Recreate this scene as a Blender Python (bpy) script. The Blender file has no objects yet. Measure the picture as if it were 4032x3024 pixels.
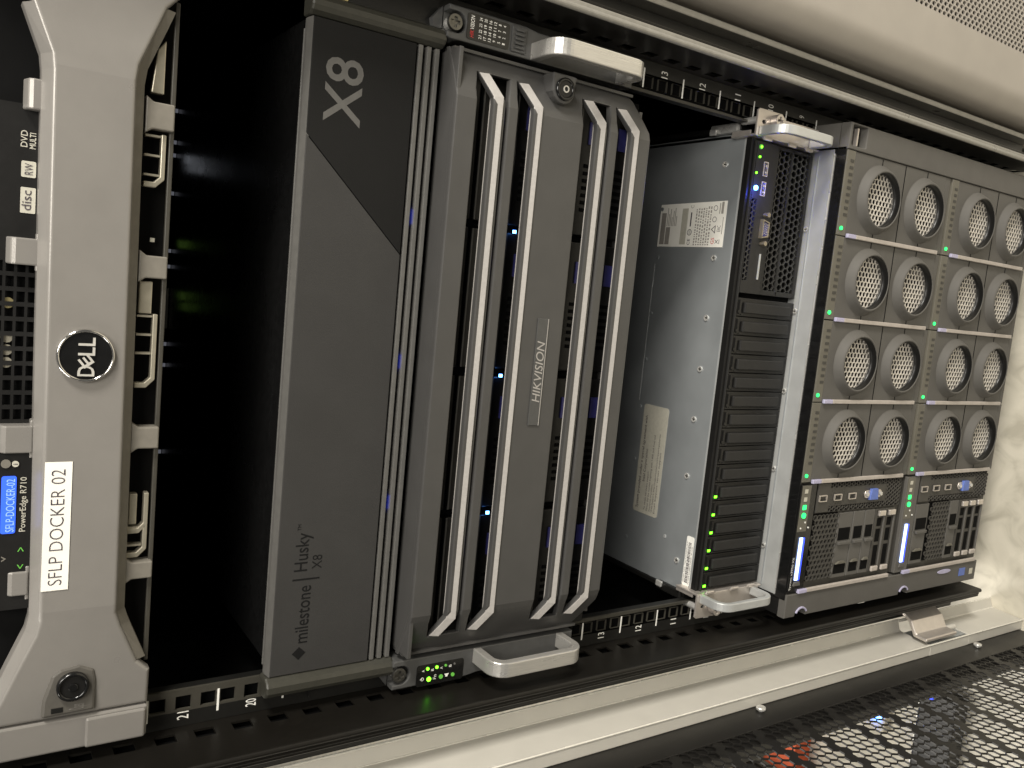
import bpy, bmesh, math, random
from mathutils import Matrix, Vector
random.seed(7)
C = bpy.context.scene.collection
sc = bpy.context.scene
S = 0.001            # every length below is written in millimetres

# ------------------------------------------------------------------ camera
cd = bpy.data.cameras.new('camera'); cam = bpy.data.objects.new('camera', cd); C.objects.link(cam)
cd.sensor_width = 36.0; cd.lens = 3299.56 / 4032 * 36.0; cd.clip_start = 0.01; cd.clip_end = 50
right = Vector((0.096723, -0.547814, -0.830990)); down = Vector((-0.989021, -0.146617, -0.018463)); fwd = Vector((-0.111723, 0.823652, -0.555981))
M3 = Matrix((right, -down, -fwd)).transposed()
cam.matrix_world = Matrix.Translation(Vector((54.93, -539.73, 1041.38)) * S) @ M3.to_4x4()
sc.camera = cam
# ------------------------------------------------------------------ world: dim warm room light
w = bpy.data.worlds.new('World'); sc.world = w; w.use_nodes = True
bg = w.node_tree.nodes['Background']; bg.inputs[0].default_value = (1.0, 0.97, 0.91, 1); bg.inputs[1].default_value = 0.135
# ------------------------------------------------------------------ overhead lamps; the two side ones are added to brighten bezel ends
def area(name, loc, target, sx, sy, power, col):
    d = bpy.data.lights.new(name, 'AREA'); d.shape = 'RECTANGLE'; d.size = sx; d.size_y = sy; d.energy = power; d.color = col
    o = bpy.data.objects.new(name, d); C.objects.link(o); o.location = Vector(loc) * S
    o.rotation_euler = (Vector(target) * S - o.location).to_track_quat('-Z', 'Y').to_euler()
    return o
LC = (1.0, 0.95, 0.87)
area('area_lamp', (420, -1150, 2100), (0, -60, 560), 0.60, 1.00, 29, LC)
area('area_lamp', (2300, -1050, 2100), (0, -60, 300), 0.60, 0.60, 108, LC)  # added lamp that lightens right-facing faces and the right bezel ends
area('area_lamp', (-1700, -1050, 2100), (0, -60, 400), 0.60, 0.60, 14, LC)  # added likewise to lighten the left bezel ends
area('area_lamp', (-1400, 600, 2600), (-650, 250, -100), 1.2, 0.30, 46, LC)
# ------------------------------------------------------------------ picture settings
sc.view_settings.view_transform = 'Standard'; sc.view_settings.look = 'None'
sc.view_settings.exposure = 0.0; sc.view_settings.gamma = 1.0
sc.render.engine = 'CYCLES'; sc.cycles.use_denoising = True; sc.cycles.max_bounces = 8
sc.cycles.sample_clamp_indirect = 4.0

# ================================================================== materials
def mat(name, col, rough=0.5, metal=0.0, ns=180.0, na=0.08, bump=0.0, bs=900.0, coat=0.0, spec=0.5, stretch=None, wear=0.0):
    m = bpy.data.materials.new(name); m.use_nodes = True; t = m.node_tree; N = t.nodes; b = N['Principled BSDF']
    tc = N.new('ShaderNodeTexCoord'); mp = N.new('ShaderNodeMapping'); t.links.new(tc.outputs['Object'], mp.inputs[0])
    if stretch: mp.inputs['Scale'].default_value = stretch
    n = N.new('ShaderNodeTexNoise'); n.inputs['Scale'].default_value = ns; n.inputs['Detail'].default_value = 5; t.links.new(mp.outputs[0], n.inputs[0])
    r = N.new('ShaderNodeValToRGB'); e = r.color_ramp.elements
    e[0].position = 0.3; e[1].position = 0.7
    e[0].color = tuple(c * (1 - na) for c in col) + (1,); e[1].color = tuple(min(1, c * (1 + na)) for c in col) + (1,)
    t.links.new(n.outputs[0], r.inputs[0]); t.links.new(r.outputs[0], b.inputs['Base Color'])
    n2 = N.new('ShaderNodeTexNoise'); n2.inputs['Scale'].default_value = 22; n2.inputs['Detail'].default_value = 6; t.links.new(mp.outputs[0], n2.inputs[0])
    mr = N.new('ShaderNodeMapRange'); mr.inputs[1].default_value = 0.3; mr.inputs[2].default_value = 0.7
    mr.inputs[3].default_value = max(0.02, rough - 0.06); mr.inputs[4].default_value = min(1, rough + 0.06 + wear)
    t.links.new(n2.outputs[0], mr.inputs[0]); t.links.new(mr.outputs[0], b.inputs['Roughness'])
    b.inputs['Metallic'].default_value = metal; b.inputs['Coat Weight'].default_value = coat; b.inputs['Specular IOR Level'].default_value = spec
    if bump:
        n3 = N.new('ShaderNodeTexNoise'); n3.inputs['Scale'].default_value = bs; n3.inputs['Detail'].default_value = 2; t.links.new(mp.outputs[0], n3.inputs[0])
        bp = N.new('ShaderNodeBump'); bp.inputs['Strength'].default_value = bump; bp.inputs['Distance'].default_value = 0.0004
        t.links.new(n3.outputs[0], bp.inputs['Height']); t.links.new(bp.outputs[0], b.inputs['Normal'])
    return m
def glow(name, col, st):
    m = bpy.data.materials.new(name); m.use_nodes = True; b = m.node_tree.nodes['Principled BSDF']
    b.inputs['Base Color'].default_value = tuple(c * 0.3 for c in col) + (1,); b.inputs['Emission Color'].default_value = col + (1,); b.inputs['Emission Strength'].default_value = st
    return m
BLACK = mat('black powder coat', (0.007, 0.0068, 0.006), 0.42, bump=0.15)
RAIL = mat('rail black coat', (0.040, 0.037, 0.029), 0.50, bump=0.15)
FRAME = mat('frame dark coat', (0.007, 0.0062, 0.005), 0.36, bump=0.1, spec=0.3)
VOID = mat('deep black', (0.003, 0.003, 0.003), 0.8, spec=0.1)
SATBLK = mat('satin black', (0.006, 0.006, 0.006), 0.27, na=0.2)
GUN = mat('gunmetal', (0.16, 0.155, 0.14), 0.3, 0.9)
GLOSSBLK = mat('gloss black', (0.006, 0.006, 0.006), 0.16, na=0.2)
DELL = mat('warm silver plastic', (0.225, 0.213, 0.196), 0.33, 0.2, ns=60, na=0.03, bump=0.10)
LOCKP = mat('shaded lock plastic', (0.085, 0.079, 0.069), 0.45)  # bezel plastic darkened for the shade in the lock recess
DELLD = mat('shaded bezel and control grey', (0.16, 0.148, 0.125), 0.5, bump=0.1)  # darkened copy of the bezel plastic; stands for shade under the band
CHROME = mat('chrome', (0.75, 0.73, 0.70), 0.12, 1.0)
CARRIER = mat('carrier metal', (0.42, 0.39, 0.31), 0.38, 0.6)
MILA = mat('charcoal panel', (0.036, 0.035, 0.0335), 0.6, ns=40, na=0.05, spec=0.25, bump=0.25, bs=1800)
MILB = mat('black panel', (0.0065, 0.0064, 0.006), 0.7, ns=40, na=0.06, spec=0.22, bump=0.25, bs=1800)
MILCAP = mat('endcap plastic', (0.035, 0.034, 0.027), 0.38, bump=0.1)
MILTXT = mat('grey print', (0.085, 0.082, 0.076), 0.6)
DKTXT = mat('dark print', (0.006, 0.006, 0.006), 0.7, spec=0.2)
RIBM = mat('rib grey', (0.10, 0.097, 0.09), 0.42)
HIK = mat('dark grey bezel', (0.064, 0.0625, 0.060), 0.42, 0.15, ns=50, na=0.05, bump=0.12, bs=1500)
HIKL = mat('lit slat and plate grey', (0.35, 0.332, 0.31), 0.42, 0.1, ns=400, na=0.06, bump=0.15, bs=1800)  # on the slats this pale grey stands for light caught by the bezel
HIKEAR = mat('ear plastic', (0.062, 0.062, 0.060), 0.38, bump=0.1)
ALU = mat('brushed aluminium', (0.54, 0.525, 0.49), 0.30, 0.65, ns=300, na=0.1, bump=0.12, bs=700, stretch=(6, 6, 0.25))
WHITE = mat('white print', (0.80, 0.79, 0.74), 0.5)
RED = mat('red print', (0.55, 0.03, 0.03), 0.5)
STICK = mat('label paper', (0.83, 0.81, 0.74), 0.55, ns=90, na=0.03)
STICKS = mat('silver label', (0.52, 0.50, 0.42), 0.45, 0.15, ns=300, na=0.06)
INK = mat('label ink', (0.05, 0.04, 0.05), 0.6)
INKG = mat('faded label ink', (0.30, 0.28, 0.25), 0.6)
GALV = mat('galvanised steel', (0.42, 0.445, 0.455), 0.34, 0.6, ns=35, na=0.06, bump=0.05, bs=200, wear=0.06)
GALVL = mat('tray steel', (0.50, 0.51, 0.50), 0.42, 0.45, ns=60, na=0.07, bump=0.05)
BRKT = mat('nickel bracket', (0.62, 0.57, 0.52), 0.34, 0.7, ns=120, na=0.06)
STEEL = mat('screw steel', (0.66, 0.65, 0.62), 0.28, 0.6)
SRVBLK = mat('server black', (0.010, 0.0097, 0.0092), 0.38, bump=0.1, spec=0.35)
CARDK = mat('carrier plastic', (0.020, 0.0195, 0.0185), 0.5, bump=0.15, spec=0.3)
MESHBLK = mat('mesh grey', (0.034, 0.033, 0.031), 0.42, 0.2)
SHELL = mat('connector shell', (0.34, 0.30, 0.23), 0.32, 0.8)
BADGE = mat('badge silver', (0.62, 0.60, 0.55), 0.3, 0.35)
IBM = mat('graphite plastic', (0.100, 0.095, 0.086), 0.6, spec=0.3, ns=60, na=0.05, bump=0.2, bs=1600)
IBMD = mat('graphite dark', (0.045, 0.042, 0.036), 0.55, ns=60, na=0.06, bump=0.2, bs=1600)
IBMSTRIP = mat('olive strip', (0.115, 0.107, 0.085), 0.5, ns=70, na=0.06)
GRILLE = mat('grille metal', (0.68, 0.64, 0.57), 0.40, 0.3)
LATCH = mat('latch grey', (0.40, 0.36, 0.32), 0.5)
LILAC = mat('lilac touch point', (0.40, 0.38, 0.52), 0.5)
VGA = mat('blue connector', (0.10, 0.16, 0.46), 0.5)
BLUEP = mat('blue latch plastic', (0.035, 0.035, 0.16), 0.4)
DOORAL = mat('light grey profile', (0.53, 0.51, 0.455), 0.36, 0.1, ns=40, na=0.03, bump=0.04)
DOORHILITE = mat('profile highlight', (0.72, 0.70, 0.63), 0.25, 0.3)
DOORBK = mat('door black', (0.011, 0.0102, 0.009), 0.42, bump=0.15, spec=0.35)
CABGREY = mat('cabinet grey', (0.36, 0.33, 0.29), 0.42, 0.1, ns=30, na=0.04, bump=0.12)
EDGEGREY = mat('panel edge grey', (0.26, 0.25, 0.225), 0.32, 0.3)
CREAM = mat('cream blank panel', (0.60, 0.55, 0.44), 0.5)
ORANGE = mat('orange sticker', (0.75, 0.12, 0.03), 0.5)
BRASS = mat('cage nut brass', (0.65, 0.55, 0.28), 0.35, 0.9)
L_GREEN = glow('green led', (0.16, 1.0, 0.02), 5.0)
L_GDIM = glow('dim green led', (0.22, 0.75, 0.10), 0.35)
L_GEM = glow('emerald led', (0.02, 1.0, 0.16), 2.6)
L_BLUE = glow('blue led', (0.10, 0.32, 1.0), 14.0)
L_BLUE2 = glow('strong blue led', (0.05, 0.20, 1.0), 26.0)
L_BLUEW = glow('blue white bar', (0.42, 0.55, 1.0), 3.6)
L_BLUED = glow('deep blue bar', (0.04, 0.08, 1.0), 2.2)
L_BLUEF = glow('fading blue spill', (0.04, 0.08, 1.0), 0.5)
L_BLUEG = glow('faint blue spill', (0.04, 0.08, 1.0), 0.10)
L_LCD = glow('lcd backlight', (0.035, 0.13, 1.0), 1.25)
L_LCDT = glow('lcd text', (0.20, 0.32, 1.0), 1.9)
L_WHITE = glow('cool white led', (0.85, 0.9, 1.0), 0.8)
L_TAB = glow('self-lit pale tab', (0.85, 0.87, 1.0), 0.10)
L_GSW = glow('switch green led', (0.30, 0.55, 0.10), 0.30)

# ================================================================== builders
ORG = {}
def thing(name, label, cat, loc=(0, 0, 0), group=None):
    o = bpy.data.objects.new(name, None); C.objects.link(o); o.empty_display_size = 0.02
    o.location = Vector(loc) * S; o['label'] = label; o['category'] = cat
    if group: o['group'] = group
    ORG[o] = Vector(loc); return o
def link_mesh(name, me, m, parent):
    o = bpy.data.objects.new(name, me); C.objects.link(o)
    if m and not me.materials: me.materials.append(m)
    if parent is not None:
        o.parent = parent; ORG[o] = ORG[parent]
    else: ORG[o] = Vector((0, 0, 0))
    return o
def finish(name, V, F, m, parent, bevel=0, seg=2, smooth=False, recalc=True):
    off = ORG[parent] if parent is not None else Vector((0, 0, 0))
    me = bpy.data.meshes.new(name)
    me.from_pydata([((v[0] - off.x) * S, (v[1] - off.y) * S, (v[2] - off.z) * S) for v in V], [], F)
    if recalc:
        bm = bmesh.new(); bm.from_mesh(me); bmesh.ops.remove_doubles(bm, verts=bm.verts, dist=1e-7) if smooth or bevel else None
        bmesh.ops.recalc_face_normals(bm, faces=bm.faces); bm.to_mesh(me); bm.free()
    o = link_mesh(name, me, m, parent)
    if smooth:
        for p in me.polygons: p.use_smooth = True
    if bevel:
        b = o.modifiers.new('bevel', 'BEVEL'); b.width = bevel * S; b.segments = seg; b.limit_method = 'ANGLE'; b.angle_limit = math.radians(35)
    return o
class MB:
    def __init__(s): s.V = []; s.F = []
    def add(s, V, F):
        n = len(s.V); s.V += V; s.F += [tuple(i + n for i in f) for f in F]; return s
    def box(s, x0, x1, y0, y1, z0, z1):
        x0, x1 = sorted((x0, x1)); y0, y1 = sorted((y0, y1)); z0, z1 = sorted((z0, z1))
        return s.add([(x0, y0, z0), (x1, y0, z0), (x1, y1, z0), (x0, y1, z0), (x0, y0, z1), (x1, y0, z1), (x1, y1, z1), (x0, y1, z1)],
                     [(0, 3, 2, 1), (4, 5, 6, 7), (0, 1, 5, 4), (1, 2, 6, 5), (2, 3, 7, 6), (3, 0, 4, 7)])
    def prism(s, pts, a, b, ax='y'):         # polygon pts extruded from a to b along ax
        n = len(pts)
        f = {'y': lambda p, d: (p[0], d, p[1]), 'x': lambda p, d: (d, p[0], p[1]), 'z': lambda p, d: (p[0], p[1], d)}[ax]
        V = [f(p, a) for p in pts] + [f(p, b) for p in pts]
        return s.add(V, [tuple(range(n)), tuple(range(2 * n - 1, n - 1, -1))] + [(i, (i + 1) % n, n + (i + 1) % n, n + i) for i in range(n)])
    def cyl(s, c, r, a, b, ax='y', n=20, r2=None):
        r2 = r if r2 is None else r2; V = []; F = []
        f = {'y': lambda u, v, d: (c[0] + u, d, c[1] + v), 'x': lambda u, v, d: (d, c[0] + u, c[1] + v), 'z': lambda u, v, d: (c[0] + u, c[1] + v, d)}[ax]
        for k in range(n): t = 2 * math.pi * k / n; V.append(f(r * math.cos(t), r * math.sin(t), a))
        for k in range(n): t = 2 * math.pi * k / n; V.append(f(r2 * math.cos(t), r2 * math.sin(t), b))
        return s.add(V, [tuple(range(n)), tuple(range(2 * n - 1, n - 1, -1))] + [(i, (i + 1) % n, n + (i + 1) % n, n + i) for i in range(n)])
    def ring(s, c, prof, n=36, ax='y'):      # closed lathe: prof = [(r, d), ...] round axis through c
        V = []; F = []; m = len(prof)
        for k in range(n):
            t = 2 * math.pi * k / n
            for r, d in prof:
                u, v = r * math.cos(t), r * math.sin(t)
                V.append((c[0] + u, d, c[1] + v) if ax == 'y' else (c[0] + u, c[1] + v, d))
        for k in range(n):
            for j in range(m):
                a, b = k * m + j, k * m + (j + 1) % m; q = (k + 1) % n
                F.append((a, b, q * m + (j + 1) % m, q * m + j))
        return s.add(V, F)
    def done(s, name, m, parent, **k): return finish(name, s.V, s.F, m, parent, **k)
def box(name, x0, x1, y0, y1, z0, z1, m, parent, bevel=0, **k): return MB().box(x0, x1, y0, y1, z0, z1).done(name, m, parent, bevel=bevel, **k)
def prism(name, pts, a, b, m, parent, ax='y', bevel=0, **k): return MB().prism(pts, a, b, ax).done(name, m, parent, bevel=bevel, **k)
def cyl(name, c, r, a, b, m, parent, ax='y', n=20, r2=None, bevel=0, **k): return MB().cyl(c, r, a, b, ax, n, r2).done(name, m, parent, bevel=bevel, **k)
def curve_mesh(cu):
    o = bpy.data.objects.new('tmp', cu); me = o.to_mesh(); V = [tuple(v.co) for v in me.vertices]; F = [tuple(p.vertices) for p in me.polygons]
    o.to_mesh_clear(); bpy.data.objects.remove(o); bpy.data.curves.remove(cu); return V, F
def plate(name, outer, holes, y0, y1, m, parent, edge=0.0, cuts=(), warp=None, flat='y', res=1):   # sheet in the x-z plane with real holes
    cu = bpy.data.curves.new('p', 'CURVE'); cu.dimensions = '2D'; cu.fill_mode = 'BOTH'
    cu.extrude = abs(y1 - y0) / 2 - edge; cu.bevel_depth = edge; cu.bevel_resolution = res; cu.offset = -edge
    for poly in [outer] + list(holes):
        sp = cu.splines.new('POLY'); sp.points.add(len(poly) - 1); sp.use_cyclic_u = True
        for q, p in zip(sp.points, poly): q.co = (p[0], p[1], 0, 1)
    V, F = curve_mesh(cu); ym = (y0 + y1) / 2
    V = [(v[0], ym - v[2], v[1]) for v in V] if flat == 'y' else [(v[0], v[1], ym + v[2]) for v in V] if flat == 'z' else [(ym + v[2], v[0], v[1]) for v in V]
    off = ORG[parent]; me = bpy.data.meshes.new(name); me.from_pydata([((a - off.x) * S, (b - off.y) * S, (c - off.z) * S) for a, b, c in V], [], F)
    bm = bmesh.new(); bm.from_mesh(me); bmesh.ops.remove_doubles(bm, verts=bm.verts, dist=1e-6)
    for cx in cuts:
        bmesh.ops.bisect_plane(bm, geom=bm.verts[:] + bm.edges[:] + bm.faces[:], plane_co=((cx - off.x) * S, 0, 0), plane_no=(1, 0, 0))
    if warp:
        for v in bm.verts: v.co.y += warp(v.co.x / S + off.x) * S
    bmesh.ops.recalc_face_normals(bm, faces=bm.faces); bm.to_mesh(me); bm.free()
    return link_mesh(name, me, m, parent)
def text(s, name, u0, u1, v0, v1, d, m, parent, plane='F', bold=0.0, shear=0.0, depth=0.15, th=0.0):
    cu = bpy.data.curves.new('t', 'FONT'); cu.body = s; cu.size = 10; cu.resolution_u = 3; cu.offset = bold; cu.shear = shear; cu.extrude = 0.0
    V, F = curve_mesh(cu)
    a0 = min(v[0] for v in V); a1 = max(v[0] for v in V); b0 = min(v[1] for v in V); b1 = max(v[1] for v in V)
    P = []
    for v in V:
        u = u0 + (v[0] - a0) / (a1 - a0) * (u1 - u0); q = v0 + (v[1] - b0) / (b1 - b0) * (v1 - v0)
        P.append((u, d - depth, q) if plane == 'F' else (u, q, d + depth))
    if th:                                   # raised letters
        n = len(P); E = {}
        for f in F:
            for i in range(len(f)):
                e = (f[i], f[(i + 1) % len(f)]); E[e] = 1
        P2 = [(p[0], p[1] + th, p[2]) for p in P]; F = list(F) + [(a, b, b + n, a + n) for (a, b) in E if (b, a) not in E]
        P = P + P2
    return finish(name, P, F, m, parent)
def hexmesh(name, u0, u1, v0, v1, p, frac, d0, d1, m, parent, inside=None, solid=None, su=1.0, sv=1.0, vert=True, plane='F', stuff=False):
    """perforated sheet: every hexagonal hole is cut out and has walls; p = pitch along v (vert) or u"""
    V = []; F = []; R = p / math.sqrt(3)
    def put(u, v, d): V.append((u, d, v) if plane == 'F' else (d, u, v)); return len(V) - 1
    nu = int((u1 - u0) / (1.5 * R * su if vert else p * su)) + 2; nv = int((v1 - v0) / (p * sv if vert else 1.5 * R * sv)) + 2
    for i in range(nu):
        for j in range(nv):
            if vert: cu_, cv = u0 + i * 1.5 * R * su, v0 + (j + 0.5 * (i % 2)) * p * sv
            else: cu_, cv = u0 + (i + 0.5 * (j % 2)) * p * su, v0 + j * 1.5 * R * sv
            if cu_ > u1 or cv > v1 or (inside and not inside(cu_, cv)): continue
            a0 = 0 if vert else math.pi / 6
            O = [(cu_ + R * su * math.cos(a0 + k * math.pi / 3), cv + R * sv * math.sin(a0 + k * math.pi / 3)) for k in range(6)]
            if solid and solid(i, j):
                F.append(tuple(put(u, v, d0) for u, v in O)); continue
            I = [(cu_ + R * su * frac * math.cos(a0 + k * math.pi / 3), cv + R * sv * frac * math.sin(a0 + k * math.pi / 3)) for k in range(6)]
            o = [put(u, v, d0) for u, v in O]; q = [put(u, v, d0) for u, v in I]; b = [put(u, v, d1) for u, v in I]
            for k in range(6):
                l = (k + 1) % 6; F.append((o[k], o[l], q[l], q[k])); F.append((q[k], q[l], b[l], b[k]))
    ob = finish(name, V, F, m, parent, recalc=False)
    if stuff: ob['kind'] = 'stuff'
    return ob
def ribbon(path, h):                         # bar polygon along a (y, z) polyline
    n = len(path); L = []; Rr = []
    for i in range(n):
        a = Vector(path[max(0, i - 1)]); b = Vector(path[min(n - 1, i + 1)]); t = (b - a).normalized(); nn = Vector((-t.y, t.x)); p = Vector(path[i])
        L.append(tuple(p + nn * h)); Rr.append(tuple(p - nn * h))
    return L + Rr[::-1]
def arc(c, r, a0, a1, n):
    return [(c[0] + r * math.cos(math.radians(a0 + (a1 - a0) * k / n)), c[1] + r * math.sin(math.radians(a0 + (a1 - a0) * k / n))) for k in range(n + 1)]
def rrect(x0, x1, z0, z1, r, n=4):
    return arc((x1 - r, z1 - r), r, 0, 90, n) + arc((x0 + r, z1 - r), r, 90, 180, n) + arc((x0 + r, z0 + r), r, 180, 270, n) + arc((x1 - r, z0 + r), r, 270, 360, n)
def copy_part(o, parent, d):
    c = o.copy(); C.objects.link(c); c.parent = parent; c.location = Vector(d) * S; ORG[c] = ORG[parent]
    for ch in list(o.children):
        g = ch.copy(); C.objects.link(g); g.parent = c
    return c
def phillips(name, c, r, d, h, m, parent, ax='y', sgn=-1):   # screw head with a real cross recess
    w = r * 0.2; l = r * 0.62
    cross = [(w, w), (l, w), (l, -w), (w, -w), (w, -l), (-w, -l), (-w, -w), (-l, -w), (-l, w), (-w, w), (-w, l), (w, l)]
    out = arc((0, 0), r, 0, 345, 23)
    o = plate(name, [(c[0] + a, c[1] + b) for a, b in out], [[(c[0] + a, c[1] + b) for a, b in cross]], d, d + sgn * h, m, parent, edge=0.25, flat=ax)
    cyl('recess', c, r * 0.7, d + sgn * h * 0.45, d + sgn * h * 0.3, GUN, o, ax=ax, n=12)
    return o
U = 44.45

# ================================================================== floor
def floor():
    m = bpy.data.materials.new('marbled vinyl'); m.use_nodes = True; t = m.node_tree; N = t.nodes; b = N['Principled BSDF']
    tc = N.new('ShaderNodeTexCoord'); n = N.new('ShaderNodeTexNoise'); n.inputs['Scale'].default_value = 24; n.inputs['Detail'].default_value = 9; n.inputs['Distortion'].default_value = 1.4
    t.links.new(tc.outputs['Object'], n.inputs[0]); r = N.new('ShaderNodeValToRGB'); e = r.color_ramp.elements
    e[0].position = 0.30; e[0].color = (0.44, 0.41, 0.33, 1); e[1].position = 0.62; e[1].color = (0.62, 0.58, 0.48, 1)
    x = e.new(0.46); x.color = (0.56, 0.525, 0.43, 1)
    t.links.new(n.outputs[0], r.inputs[0]); t.links.new(r.outputs[0], b.inputs['Base Color']); b.inputs['Roughness'].default_value = 0.4
    me = bpy.data.meshes.new('floor'); me.from_pydata([(-3, -3, -0.1), (3, -3, -0.1), (3, 3, -0.1), (-3, 3, -0.1)], [], [(0, 1, 2, 3)])
    o = bpy.data.objects.new('floor', me); C.objects.link(o); me.materials.append(m); o['kind'] = 'structure'
floor()

# ================================================================== the rack
rack = thing('server_rack', 'open black server rack with white unit numbers holding the stack of servers', 'server rack', (0, 100, -100))
for sg in (-1, 1):
    def xs(a, b): return sorted((sg * a, sg * b))
    holes = []
    for n in range(0, 24):
        for o_ in (6.35, 22.22, 38.1):
            z = n * U + o_; x0, x1 = xs(229.0, 238.2); holes.append([(x0, z - 4.9), (x1, z - 4.9), (x1, z + 4.9), (x0, z + 4.9)])
    x0, x1 = xs(224.5, 250)
    rail = plate('mounting_rail', [(x0, -5), (x1, -5), (x1, 1070), (x0, 1070)], holes, 0, 2.2, RAIL, rack)
    box('unlit_strip', *xs(239.6, 249.9), -0.18, -0.02, -5, 1070, BLACK, rail)  # black overlay puts the unlit tone of the outer rail into colour
    box('rail_back', *xs(226.5, 249.5), 7, 9, -5, 1070, VOID, rail)
    box('rail_lip', *xs(224.5, 226.0), 2.3, 9, -5, 1070, BLACK, rail)
    # side flange with rectangular openings
    sh = []
    z = -5 + 3
    k = 0
    while z < 1040:
        sh.append([(-17.5, z), (-7.5, z), (-7.5, z + 12.5), (-17.5, z + 12.5)]); z += 24.2; k += 1
    xa = sg * 250.2
    fl = plate('side_flange', [(-47.5, -5), (2, -5), (2, 1070), (-47.5, 1070)], sh, xa, xa + sg * 1.6, FRAME, rack, flat='x')
    box('flange_back', *xs(256, 257), -44, 2, -5, 1070, VOID, fl)
    # unit numbers and division lines
    for n in range(1, 24):
        zc = (n - 0.5) * U; s_ = str(n); wd = 5.4 if n > 9 else 2.4; x = sg * 242.5
        text(s_, 'unit_number', x - wd / 2, x + wd / 2, zc - 3.6, zc + 3.6, -0.2, WHITE, rail, bold=0.02)
        box('unit_line', *xs(228.2, 243.6), -0.4, -0.2, n * U - 0.7, n * U + 0.7, WHITE, rail)
    # rounded front edge of the post and rubber seal
    MB().cyl((sg * 252.6, -47.6), 2.4, -5, 1070, 'z', 14).done('post_edge', EDGEGREY if sg > 0 else FRAME, rack, smooth=False)
    box('post_front', *xs(252.5, 258.2), -47.5, -44, -5, 1070, EDGEGREY if sg > 0 else FRAME, rack, bevel=0.8)
    MB().cyl((sg * 259.4, -45.2), 1.6, -5, 1070, 'z', 10).done('door_seal', FRAME, rack)
    box('post_side', *xs(257.4, 259.2), -43.8, 60, -5, 1070, FRAME, rack)
    if sg > 0:
        box('side_panel', 281.5, 287.0, -30, 760, -5, 1070, EDGEGREY, rack, bevel=1.0)
        box('post_web', 259.6, 281.2, -14, -12, -5, 1070, BLACK, rack)
        MB().cyl((269.5, -15.4), 1.3, -5, 1070, 'z', 10).done('door_seal', FRAME, rack)
    else:
        box('side_panel', -284.0, -279.0, -13, 760, -5, 1070, BLACK, rack, bevel=1.0)
        box('post_web', -283.5, -259.6, -16, -14, -5, 1070, BLACK, rack)
    box('side_liner', *xs(262, 264), 62, 758, 0, 1070, VOID, rack)
box('light_cap', -284, 287, 12, 760, 1070.5, 1074, BLACK, rack)  # cap added above the view to keep lamp light out of the rack
box('rear_panel', -278, 281, 758, 760, -5, 1070, VOID, rack)
box('base_tray', -259, 259, 62, 757, -60, -6, BLACK, rack)
for sx in (-1, 1):
    for yy in (80, 730):
        box('foot', sx * 230 - 20, sx * 230 + 20, yy - 20, yy + 20, -100, -61, BLACK, rack, bevel=3)
box('base_beam', -259, 259, 14, 60, -40, -6, BLACK, rack)
for (x, z) in ((-236, 833.5), (230, 838)):
    MB().cyl((x, z), 4.2, -4, -0.3, 'y', 16).done('cage_nut', BRASS, rack, bevel=0.6)
for sg in (-1, 1):
    for z in (822, 806, 790):
        MB().ring((sg * 233.5, z), [(5.4, -0.4), (5.4, -1.6), (4.3, -1.6), (4.3, -0.4)], 18).done('cage_nut_rim', STEEL, rack)

# ================================================================== first server (U22-23): silver bezel
A = thing('rack_server', 'black rack server behind a wide silver bezel with round badge and white name label', 'server', (0, 300, 936))
box('chassis', -217, 217, -1, 640, 936.5, 1024, VOID, A)
ctl = []
up = [(-240, 1024), (-222, 1024), (-203, 1016), (-186, 1009), (-165, 1000), (-157, 998.3), (146, 1000.8), (154, 1001.6), (178, 1010.5), (204, 1024), (238, 1024)]
lo = [(238, 937), (200, 937), (191, 945), (180, 949.2), (157, 958.4), (148, 959.6), (-157, 957.4), (-166, 954.4), (-190, 944.4), (-197, 937), (-219.2, 937)]
def dwarp(x):
    d = abs(x + 1.5) - 150
    return 0 if d <= 0 else 6.5 * (d / 90) ** 0.9
up2 = [(-219.2, 1024)] + up[2:]
bez = plate('bezel', up2 + lo, [], -24, -14, DELL, A, edge=2.4, res=4, cuts=[q * a - 1.5 for q in (-1, 1) for a in (150, 156, 163, 172, 185, 200)], warp=dwarp)
V = []; F = []                                   # sloping flanges above and below the band
chain = [p for p in up2 if p[0] < 200 and p[0] > -204]
for x, z in chain: V += [(x, -23.2 + dwarp(x), z - 0.6), (x, -13.5, z + 3.9)]
F = [(2 * i, 2 * i + 2, 2 * i + 3, 2 * i + 1) for i in range(len(chain) - 1)]
V += [(x, -13.5, z + 3.9) for x, z in chain]; V += [(x, -5, z + 4.1) for x, z in chain]; n0 = 2 * len(chain); n1 = len(chain)
F += [(n0 + i, n0 + i + 1, n0 + n1 + i + 1, n0 + n1 + i) for i in range(n1 - 1)]
finish('upper_flange', V, F, DELL, A)
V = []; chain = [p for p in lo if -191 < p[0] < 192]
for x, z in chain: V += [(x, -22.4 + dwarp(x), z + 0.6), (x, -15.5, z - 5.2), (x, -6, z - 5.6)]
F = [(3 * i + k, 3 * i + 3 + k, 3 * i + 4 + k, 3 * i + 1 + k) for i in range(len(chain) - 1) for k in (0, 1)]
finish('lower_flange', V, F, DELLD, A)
for x0, x1, zt in ((126, 140, 1010.5), (43.5, 56, 1016.5), (-60.5, -47, 1018.5), (-143, -131, 1013.5)):
    prism('upper_strut', [(-13.2, 1003), (-13.2, zt - 2.5), (-11.8, zt), (-4, zt + 2.0), (-4, 1003)], x0 - 1, x1 + 1, DELL, A, ax='x', bevel=0.8)
    box('strut_root', x0 - 4, x1 + 4, -12.4, -5, 1002.4, 1004.6, DELL, A, bevel=0.8)
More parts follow.
